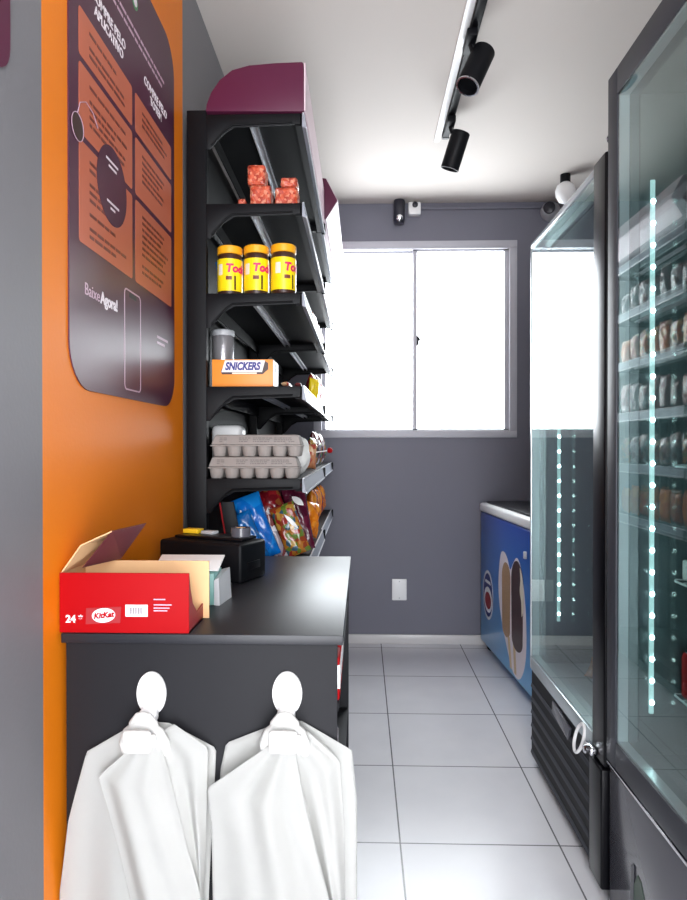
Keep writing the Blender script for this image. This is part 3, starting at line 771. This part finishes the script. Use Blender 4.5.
# orange chocolate box, silver canister, loose bars on the third shelf
zCs = 1.44
x0, _ = PXY(212, 380, 2.10); x1, _ = PXY(273, 380, 2.10)
t = thing('chocolate_box', ((x0+x1)/2, 2.16, zCs), 'orange chocolate bar box on the shelf above the egg cartons', 'box')
MB().box(x0, x1, 2.10, 2.22, zCs+.0005, zCs+.09, .0015).build('carton', M['orange_card'], t)
MB().box(x1, x1+.0015, 2.103, 2.217, zCs+.003, zCs+.087).build('end_panel', M['white'], t)
b = MB()
for k in range(5): b.box(x1+.0015, x1+.002, 2.13+k*.012, 2.134+k*.012, zCs+.05, zCs+.08)
b.build('barcode', M['black_ink'], t)
xc, zc = PXY(243, 367.5, 2.10)
lg = decal([(-.068, -.020), (.064, -.020), (.082, -.004), (.082, .016), (.070, .024), (-.056, .024), (-.072, -.010)], (xc, 2.0996, zc-.002), YN).build('logo_shadow', M['brown'], t)
decal([(-.070, -.015), (.062, -.015), (.072, .023), (-.058, .023)], (xc, 2.0992, zc), YN).build('logo_panel', M['ink_white'], lg)
text('logo_lettering', 'SNICKERS', .034, M['navy'], lg, (xc, 2.0984, zc+.003), YN, width=.116, shear=.22, offset=.0016)
b = MB(); b.box(xc-.035, xc+.045, 2.0975, 2.0985, zc-.021, zc-.0165); b.build('small_lettering', M['label_cream'], lg)
x = -.490
t = thing('tin_canister', (x, 2.29, zCs), 'silver round canister behind the orange chocolate box', 'canister')
MB().lathe([(0, 0), (.036, 0), (.038, .004), (.038, .19), (.036, .195), (0, .15)], (x, 2.29, zCs+.0005), n=36).build('body', M['silver'], t)
MB().lathe([(0, .1955), (.039, .1955), (.040, .198), (.040, .213), (.037, .216), (0, .216)], (x, 2.29, zCs+.0005), n=36).build('lid', M['camera_grey'], t)
for k, (px, y, m, lab) in enumerate(((286, 2.15, 'tan_pack', 'tan wrapped bar right of the orange chocolate box'), (299, 2.16, 'clear_pack', 'silvery wrapped bar at the front edge beside the tan bar'))):
    x, _ = PXY(px, 384, y)
    o = pillow(.026, .12, .018, 40+k).build('wrapped_bar', M[m], None, sharp=1.3)
    o.rotation_euler = (-PI/2, 0, .1*k); o.location = (x, y-.03, zCs+.0012-min((o.rotation_euler.to_matrix() @ v.co).z for v in o.data.vertices)); tag(o, lab, 'wrapped bar')

# egg cartons
zD = 1.145
eg = thing('egg_carton', (0, 0, 0), 'x', 'egg carton', 'egg cartons on the lower shelf')
W2, D2 = .147, .052
b = MB()
for i in range(6):
    for j in range(2):
        cx, cy = -W2+.0245+i*.049, -D2/1+.026+j*.052
        b.lathe([(0, 0), (.0165, 0), (.0195, .003), (.0235, .022), (.0246, .034)], (cx, cy, 0), n=16, cap=False)
b.box(-W2, W2, -D2, D2, .0325, .037, .0015)
tr = b.build('egg_tray', M['pulp'], eg)
for i in range(5):
    pass
lidm = MB().hexa([(-W2, -D2, .0372), (W2, -D2, .0372), (W2, D2, .0372), (-W2, D2, .0372), (-W2+.012, -D2+.012, .07), (W2-.012, -D2+.012, .07), (W2-.012, D2-.012, .07), (-W2+.012, D2-.012, .07)], bev=.006).build('lid', M['pulp'], eg)
sl = math.atan2(.012, .033)
Rl = Matrix.Translation((0, -D2+.0062-.0012, .0535)) @ Matrix.Rotation(-sl, 4, 'X') @ YN
b = MB()
rn = random.Random(5)
for (xa, xb) in ((-.118, -.09), (-.055, -.02), (-.01, .05), (.058, .12)):
    for zz in (-.006, 0, .006):
        x = xa
        while x < xb-.006:
            l = .004+.008*rn.random(); b.box(x, x+l, zz-.0016, zz+.0016, 0, .0006); x += l+.002
b.xform(Rl).build('printed_text', M['ink_grey'], lidm, local=True)
b = MB()
for xx in (-.1, .1): b.box(xx-.006, xx+.006, -D2-.001, -D2+.004, .040, .050, .001)
b.build('latch', M['pulp'], lidm, local=True)
xe, _ = PXY(254.5, 470, 2.11); eg.location = (xe, 2.135, zD+.0005); eg['label'] = 'lower grey egg carton of the stack of two on shelf'
xe2, _ = PXY(257, 440, 2.11); dup(eg, (xe2, 2.137, zD+.0715), 0, 'upper grey egg carton on top of the other carton')
x = -.475
tag(MB().box(x-.055, x+.055, 2.27, 2.36, zD+.0005, zD+.178, .02, seg=3).build('white_block', M['white']), 'rounded white block behind the egg cartons at the wall', 'white block')  # plain white block with rounded edges
def crumple(r0, seed, sz=(1, 1, 1)):
    b = MB(); q = bmesh.new(); bmesh.ops.create_icosphere(q, subdivisions=4, radius=r0)
    rr = random.Random(seed); dirs = [Vector((rr.uniform(-1, 1), rr.uniform(-1, 1), rr.uniform(-1, 1))).normalized() for _ in range(26)]
    for v in q.verts:
        n = v.co.normalized(); k = max(d.dot(n) for d in dirs)
        v.co = n*r0*(.62+.42*k**3)
        v.co.x *= sz[0]; v.co.y *= sz[1]; v.co.z *= sz[2]
    b._join(q, None); return b
x, _ = PXY(304, 460, 2.33)
o = crumple(.06, 4, (.7, .8, 1.15)).build('crumpled_bag', M['bag_white'], None, sharp=.5); o.location = (x-.020, 2.33, zD+.074); tag(o, 'crumpled white plastic bag behind the egg cartons at shelf edge', 'plastic bag')
o = snack('snack_bag', .09, .12, .04, M['dark_pack'], (-.30, 2.50, zD+.001), .1, .05, 0, 'dark snack bag behind the crumpled white bag', 'snack bag', None, 51)
x, _ = PXY(321, 460, 3.18)
o = snack('snack_bag', .05, .11, .03, M['tan_pack'], (-.232, 2.92, zD+.001), .2, .03, 0, 'tan and red snack pack at the end of egg shelf', 'snack bag', None, 52)
t = thing('lollipop', (-.205, 3.0, zD+.07), 'red lollipop sticking out of the shelf end toward the aisle', 'lollipop')
MB().cyl((-.22, 3.0, zD+.075), (-.15, 3.0, zD+.085), .0025, 8).build('stick', M['white'], t)
MB().lathe([(0, -.014), (.01, -.010), (.014, 0), (.01, .010), (0, .014)], (-.148, 3.0, zD+.085), n=16).build('candy', M['red'], t)

# crisps on the lowest visible shelf
zE = .85
gc = 'snack bags on the shelf behind the counter'
def lean(name, w, h, th, m, loc, rz, ry, lab, seed, streak=None, rx=-.12):
    return snack(name, w, h, th, M[m], loc, rz, ry, rx, lab, 'snack bag', gc, seed, streak)
lean('snack_bag', .085, .17, .035, 'blue_dark_pack', (-.345, 2.155, zE), .12, -.42, 'darker blue snack bag leaning lowest at the far left', 61)
lean('snack_bag', .10, .225, .045, 'blue_pack', (-.322, 2.215, zE), .12, -.36, 'bright blue snack bag with white streak, leaning left', 62, (-.03, .185, -.02, .07, .028))
lean('snack_bag', .045, .19, .022, 'clear_pack', (-.277, 2.254, zE), .12, -.40, 'silvery snack bag squeezed between blue and red bags', 63)
lean('snack_bag', .11, .235, .04, 'red_pack', (-.262, 2.378, zE), .12, -.46, 'red snack bag leaning behind the rainbow bag', 64)
lean('snack_bag', .092, .185, .04, 'multi_pack', (-.222, 2.30, zE), .12, -.36, 'rainbow printed snack bag with white streak in front', 65, (.0, .15, .03, .085, .014))
lean('snack_bag', .095, .25, .04, 'plum_pack', (-.222, 2.445, zE), .12, -.16, 'tall plum snack bag with white streak', 66, (-.01, .205, .03, .165, .024))
lean('snack_bag', .11, .25, .04, 'plum_pack', (-.29, 2.525, zE), .12, -.16, 'plum snack bag standing behind the tall plum bag', 67)
lean('snack_bag', .07, .20, .035, 'tan_pack', (-.235, 2.63, zE), .2, -.15, 'tan and red snack bag behind the plum bags', 68)
lean('snack_bag', .085, .15, .05, 'gold_pack', (-.222, 2.78, zE), .9, .25, 'orange snack bag poking out at the shelf front', 69)
t = tag(MB().hexa([(-.425, 2.086, .852), (-.372, 2.09, .852), (-.372, 2.10, .852), (-.425, 2.098, .852), (-.455, 2.086, 1.07), (-.415, 2.09, 1.07), (-.415, 2.10, 1.07), (-.455, 2.098, 1.07)], bev=.001).build('folder', M['black']), 'black folder leaning beside the blue snack bags', 'folder')
MB().tube([(-.425, 2.082, .87), (-.44, 2.08, .97), (-.457, 2.082, 1.068)], .0025, 6).build('spine_band', M['red_dark'], t)

# stock in the far bay, one thing each
pal = ['dark_pack', 'clear_pack', 'dark_pack', 'plum_pack', 'red_pack', 'tan_pack', 'gold_pack', 'multi_pack']
nm = {'dark_pack': 'dark brown', 'clear_pack': 'silvery', 'plum_pack': 'plum', 'red_pack': 'red', 'tan_pack': 'tan', 'gold_pack': 'orange', 'multi_pack': 'rainbow'}
ordn = ['nearest', 'second', 'third', 'fourth', 'fifth', 'sixth', 'seventh']
sh = [(2.022, 'top'), (1.737, 'second'), (1.44, 'third'), (1.145, 'fourth'), (.85, 'lowest')]
k = 0
for z, sn in sh:
    for i in range(7):
        y = 3.19+i*.125; m = pal[(k*3+i*5+(k % 3)) % len(pal)] if z > 1 else ('gold_pack', 'red_pack')[(i+i//3) % 2]; rr = random.Random(200+k)
        h = rr.uniform(.13, .19)
        lab = f'{nm[m]} candy bag, {ordn[i]} along the {sn} shelf of far bay'
        snack('candy_bag', .105, h, .045, M[m], (-.245, y, z+.001), PI/2+rr.uniform(-.12, .12), 0, 0, lab, 'candy bag', 'candy bags in the far shelving bay', 200+k)
        k += 1
snack('candy_bag', .06, .12, .03, M['label_yellow'], (-.23, 3.03, 1.441), .8, .1, 0, 'small yellow bag at the third shelf end near window', 'candy bag', None, 300)

# ------------------------------------------------------------------ chest freezer
ang = math.atan2(.067, .90)   # turned a little from the wall
t = thing('chest_freezer', (.735, 4.06, 0), 'blue chest freezer with white lid and ice cream picture', 'freezer', rz=ang)
Rm = mw(t)   # local: x into the freezer, -y along the visible side
LN, DP = 1.12, .58
bd = MB().box(0, DP, -LN, 0, .05, .845, .012, seg=3).xform(Rm).build('body', M['wrap'], t)
MB().box(-.006, DP+.006, -LN-.006, .006, .847, .90, .014, seg=3).xform(Rm).build('lid_frame', M['white'], t)
MB().box(.03, DP-.03, -LN+.03, -.03, .898, .912, .004).xform(Rm).build('lid', M['black_gloss'], t)
for (x, y) in ((.05, -.06), (.05, -LN+.06), (DP-.05, -.06), (DP-.05, -LN+.06)):
    MB().cyl((x, y-.012, .025), (x, y+.012, .025), .025, 18).xform(Rm).build('castor', M['black'], t)
def FZ(a, z, k=0): return Rm @ Vector((-.0006-.0005*k, -a, z))
RF = Rm.to_3x3().to_4x4() @ XN
def shape(name, pts_, m, k, par): return MB().prism(pts_, 'z', 0, .0004).xform(Matrix.Translation(FZ(0, 0, k)) @ RF).build(name, m, par)
def smooth_pts(P, n=6):
    out = []
    for i in range(len(P)):
        p0, p1, p2, p3 = P[i-1], P[i], P[(i+1) % len(P)], P[(i+2) % len(P)]
        for k in range(n):
            q = k/n
            out.append(tuple(.5*(2*b_+(c_-a_)*q+(2*a_-5*b_+4*c_-d_)*q*q+(3*b_-a_-3*c_+d_)*q**3) for a_, b_, c_, d_ in zip(p0, p1, p2, p3)))
    return out
pic = shape('picture_panel', smooth_pts([(.50, .675), (.56, .65), (.61, .60), (.66, .64), (.72, .68), (.78, .65), (.83, .56), (.865, .43), (.875, .30), (.855, .18), (.79, .09), (.71, .065), (.63, .10), (.53, .20), (.44, .32), (.395, .45), (.41, .58), (.445, .66)]), M['ink_white'], 0, bd)
def capsule(cx, z0, z1, rw, n=14): return [(cx+rw*math.cos(PI*i/n), z1-rw*1.1+rw*1.1*math.sin(PI*i/n)) for i in range(n+1)]+[(cx-rw*math.cos(PI*i/n)*.9, z0+rw*.6-rw*.6*math.sin(PI*i/n)) for i in range(n+1)]
shape('crunch_bar', capsule(.54, .225, .625, .078), M['ice_tan'], 1, pic)
shape('chocolate_bar', capsule(.73, .205, .665, .098), M['ice_brown'], 2, pic)
shape('cream_bite', smooth_pts([(.775, .64), (.815, .60), (.833, .52), (.83, .44), (.805, .40), (.80, .47), (.775, .52), (.785, .58)], 4), M['label_cream'], 3, pic)
shape('ice_stick', [(.565, .24), (.605, .24), (.645, .085), (.612, .085)], M['wood_print'], 1, pic)
shape('ice_stick', [(.66, .23), (.70, .23), (.72, .08), (.685, .08)], M['wood_print'], 1, pic)
lg = shape('logo_ring', ell(.11, .145, 40, .175, .367), M['cloud_white'], 0, bd)
shape('logo_field', ell(.098, .128, 40, .175, .367), M['navy'], 1, lg)
shape('logo_band', ell(.085, .075, 30, .18, .34), M['cloud_white'], 2, lg)
shape('logo_patch', ell(.066, .05, 30, .18, .335), M['red_dark'], 3, lg)
shape('logo_stripe', [(.11, .435), (.24, .435), (.225, .452), (.125, .452)], M['cloud_white'], 2, lg)
MB().box(-.012, .002, -.875, -.855, .70, .735, .003).xform(Rm).build('lock', M['white'], t)

# ------------------------------------------------------------------ glass-door coolers
def cooler(name, label, Y0, Y1, Z1, zdoor, near_w, far_w, top_w, bot_w, frame_m, near_m, body_m, base, nled, zled0, ext):
    """Y0 nearer the camera, Y1 farther; door plane at X = .665"""
    XD, XB_, XE = .665, .702, 1.33
    t = thing(name, (1.0, (Y0+Y1)/2, 0), label, 'cooler', 'glass-door coolers along the right')
    b = MB(); wt = .045
    z0 = zdoor
    b.box(XB_, XE, Y0, Y0+wt, .04, Z1-.005); b.box(XB_, XE, Y1-wt, Y1, .04, Z1-.005)
    b.box(XB_, XE, Y0+wt, Y1-wt, Z1-.06, Z1-.005); b.box(XE-wt, XE, Y0+wt, Y1-wt, .04, Z1-.06)
    b.box(XB_, XE-wt, Y0+wt, Y1-wt, .04, z0+.03)
    b.build('cabinet', body_m, t)
    b = MB(); e = .002
    b.box(XB_+.004, XE-wt-e, Y1-wt-.004, Y1-wt-e, z0+.03+e, Z1-.06-e); b.box(XB_+.004, XE-wt-e, Y0+wt+e, Y0+wt+.004, z0+.03+e, Z1-.06-e)
    b.box(XE-wt-.004, XE-wt-e, Y0+wt+e, Y1-wt-e, z0+.03+e, Z1-.06-e); b.box(XB_+.004, XE-wt-e, Y0+wt+e, Y1-wt-e, z0+.0305, z0+.034)
    b.box(XB_+.004, XE-wt-e, Y0+wt+e, Y1-wt-e, Z1-.064, Z1-.062)
    b.build('liner', M['fridge_in'], t)
    d = bpy.data.objects.new('door', None); C.objects.link(d); d.parent = t
    b = MB()
    b.box(XD, XB_-.002, Y1-far_w, Y1, z0, Z1, .003); b.box(XD, XB_-.002, Y0+near_w, Y1-far_w, Z1-top_w, Z1, .003)
    b.box(XD, XB_-.002, Y0+near_w, Y1-far_w, z0, z0+bot_w, .003)
    b.build('door_frame', frame_m, d)
    MB().box(XD-.002, XB_-.002, Y0+.004, Y0+near_w, z0-.005, Z1+.01, .006, seg=3).build('door_stile', near_m, d)
    ya, yb, za, zb = Y0+near_w, Y1-far_w, z0+bot_w, Z1-top_w
    b = MB(); k = .006
    b.box(XD+.006, XB_-.006, yb-k, yb-.0005, za, zb); b.box(XD+.006, XB_-.006, ya+.0005, ya+k, za, zb)
    b.box(XD+.006, XB_-.006, ya, yb, za+.0005, za+k); b.box(XD+.006, XB_-.006, ya, yb, zb-k, zb-.0005)
    b.build('pane_spacer', M['spacer'], d)
    for xg in (XD+.003, XD+.031):
        b = MB(); b.grid(lambda u, v: Vector((xg, ya+.001+(yb-ya-.002)*u, za+.001+(zb-za-.002)*v)), 1, 1)
        b.build('glass_pane', M['glass'], d)
    s = MB().box(.756, .768, Y1-wt-.012, Y1-wt-.0045, zled0-.03, zled0+nled*.0572+.0, .002).build('led_strip', M['led_base'], t)
    for k in range(nled):
        z = zled0+k*.0572
        MB().lathe([(0, 0), (.0058, 0), (.0058, .002), (.003, .004), (0, .0045)], (.762, Y1-wt-.012, z), (0, -1, 0), 12).build('diode', M['led'], s)
    return t
# far cooler: black base grille, slim silver frame
t = cooler('glass_door_cooler', 'farther black glass-door cooler with slatted base, next to the freezer', 1.797, 2.60, 2.045, .372, .098, .012, .022, .05,
           M['spacer'], M['black_gloss'], M['black'], None, 23, .60, None)
b = MB(); b.box(.672, .70, 1.90, 2.595, .03, .365)
gr = b.build('base_panel', M['black'], t)
for k in range(6):
    z = .042+k*.052
    MB().hexa([(.666, 1.902, z), (.6715, 1.902, z), (.6715, 2.59, z), (.666, 2.59, z), (.669, 1.902, z+.012), (.6715, 1.902, z+.014), (.6715, 2.59, z+.014), (.669, 2.59, z+.012)], bev=.001).build('grille_slat', M['fridge_frame'], gr)
MB().box(.655, .70, 1.80, 1.897, .03, .362, .006, seg=3).build('base_post', M['black_gloss'], t)
bp_ = MB().hexa([(.664, 2.12, .30), (.6715, 2.12, .30), (.6715, 2.30, .318), (.664, 2.30, .318), (.664, 2.10, .345), (.6715, 2.10, .345), (.6715, 2.29, .362), (.664, 2.29, .362)], bev=.001).build('badge_plate', M['fridge_grey'], gr)
for (x, y) in ((.72, 1.83), (.72, 2.56), (1.29, 1.83), (1.29, 2.56)): MB().cyl((x, y, 0), (x, y, .042), .02, 16).build('foot', M['black'], t)
MB().cyl((.685, 1.815, 2.055), (.685, 1.815, 2.085), .006, 14).build('hinge_pin', M['chrome'], t)
MB().lathe([(0, 0), (.012, .003), (.014, .012), (.01, .02), (0, .022)], (.685, 1.815, 2.085), n=18).build('hinge_knob', M['chrome'], t)
o = pillow(.16, .16, .035, 81).build('snack_bag', M['gold_pack'], None, sharp=1.3)
# near cooler
t2 = cooler('glass_door_cooler', 'nearer grey-framed tall glass-door cooler cut off by the right edge', 1.03, 1.79, 2.24, .40, .066, .062, .07, .07,
            M['fridge_frame'], M['fridge_frame'], M['fridge_grey'], None, 24, .575, None)
b = MB(); b.box(.672, .70, 1.035, 1.785, .02, .388, .003)
bs = b.build('base_panel', M['fridge_grey'], t2)
MB().box(.664, .672, 1.035, 1.785, .389, .397, .001).build('trim_strip', M['chrome'], t2)
for (x, y) in ((.72, 1.07), (.72, 1.75), (1.29, 1.07), (1.29, 1.75)): MB().cyl((x, y, 0), (x, y, .042), .02, 16).build('foot', M['black'], t2)
lf = decal([(-.075, -.07), (.08, -.07), (.06, .0), (.035, .06), (.008, .10), (-.01, .105), (-.035, .06), (-.055, .0)], (.6716, 1.592, .10), XN).build('leaf_emblem', M['leaf'], bs)
decal([(-.012, -.06), (.012, -.06), (.020, .075), (.004, .075)], (.6708, 1.638, .14), XN).build('leaf_stem', M['cam_dark'], lf)
# wire shelves of the near cooler
for z in (.60, .90, 1.20, 1.5):
    b = MB(); y0, y1 = 1.09, 1.73
    for k in range(15): b.cyl((.82, y0+(y1-y0)*k/14, z), (1.27, y0+(y1-y0)*k/14, z), .002, 6)
    for x in (.82, 1.05, 1.27): b.cyl((x, y0, z-.004), (x, y1, z-.004), .003, 6)
    b.build('wire_shelf', M['wire'] if z < 1.4 else M['fridge_in'], t2)
# stock in the coolers
o.rotation_euler = (-PI/2+.15, 0, -.5); o.location = (.86, 2.30, .372+.06); tag(o, 'orange snack bag lying on the floor of the farther cooler', 'snack bag')
c = thing('drink_can', (.85, 1.68, .6035), 'red drink can on a low wire shelf inside the nearer cooler', 'can')
MB().lathe([(0, 0), (.024, 0), (.033, .01), (.033, .105), (.027, .12)], (.85, 1.68, .6035), n=28, cap=False).build('body', M['red'], c)
MB().lathe([(.027, .119), (.028, .122), (.025, .122), (.024, .118), (0, .117)], (.85, 1.68, .6035), n=28, cap=False).build('top', M['chrome'], c)
tag(MB().box(.83, .93, 1.655, 1.715, .9035, .955, .004).build('food_box', M['white']), 'small white food box on a wire shelf inside the nearer cooler', 'food box')

# white ring through a little lock at the foot of the black stile
t = thing('cable_tie_ring', (.648, 1.93, .395), 'white loop hanging from the lock between the two coolers', 'loop')
rg = []
for k in range(28):
    q = 2*PI*k/28; rg.append((.640+.012*math.sin(q), 1.935+.030*math.cos(q)*1.0, .39+.040*math.sin(q)))
MB().tube(rg, .0048, 10, closed=True).build('ring', M['white'], t)
t = thing('door_lock', (.655, 1.87, .385), 'small chrome lock at the base of the black door stile', 'lock')
MB().box(.642, .663, 1.845, 1.905, .378, .398, .004).build('body', M['chrome'], t)
MB().lathe([(.012, 0), (.012, .014), (.009, .018), (0, .018)], (.645, 1.86, .392), (-1, 0, 0), 20).build('key_barrel', M['chrome'], t)

# ------------------------------------------------------------------ light
wd = bpy.data.worlds.new('World'); S.world = wd; wd.use_nodes = True
bg = wd.node_tree.nodes['Background']; bg.inputs[0].default_value = (.97, .99, 1.03, 1); bg.inputs[1].default_value = 9
def portal(name, loc, rot, sx, sy):
    l = bpy.data.lights.new(name, 'AREA'); l.shape = 'RECTANGLE'; l.size = sx; l.size_y = sy
    l.cycles.is_portal = True
    o = bpy.data.objects.new(name, l); C.objects.link(o); o.location = loc; o.rotation_euler = rot
portal('window_daylight', ((WX0+WX1)/2, YB+.12, (WZ0+WZ1)/2), (-PI/2, 0, 0), WX1-WX0, WZ1-WZ0)
portal('doorway_daylight', (.35, YF-.08, 1.25), (PI/2, 0, 0), 1.7, 2.5)

# ------------------------------------------------------------------ camera
cd = bpy.data.cameras.new('Camera'); cam = bpy.data.objects.new('Camera', cd); C.objects.link(cam)
cd.sensor_fit = 'VERTICAL'; cd.sensor_height = 36; cd.sensor_width = 36*687/900
cd.lens = 652/900*36; cd.clip_start = .05
cam.location = (0, 0, 1.25)
cam.rotation_euler = (PI/2-math.atan(4/652), 0, math.radians(1.625))
S.camera = cam
S.view_settings.view_transform = 'Standard'; S.view_settings.look = 'None'
S.view_settings.gamma = 1; S.view_settings.use_curve_mapping = False
S.view_settings.exposure = .6
S.cycles.max_bounces = 14; S.cycles.transparent_max_bounces = 16; S.cycles.diffuse_bounces = 8; S.cycles.glossy_bounces = 6
S.cycles.sample_clamp_indirect = 8; S.cycles.caustics_reflective = False; S.cycles.caustics_refractive = False
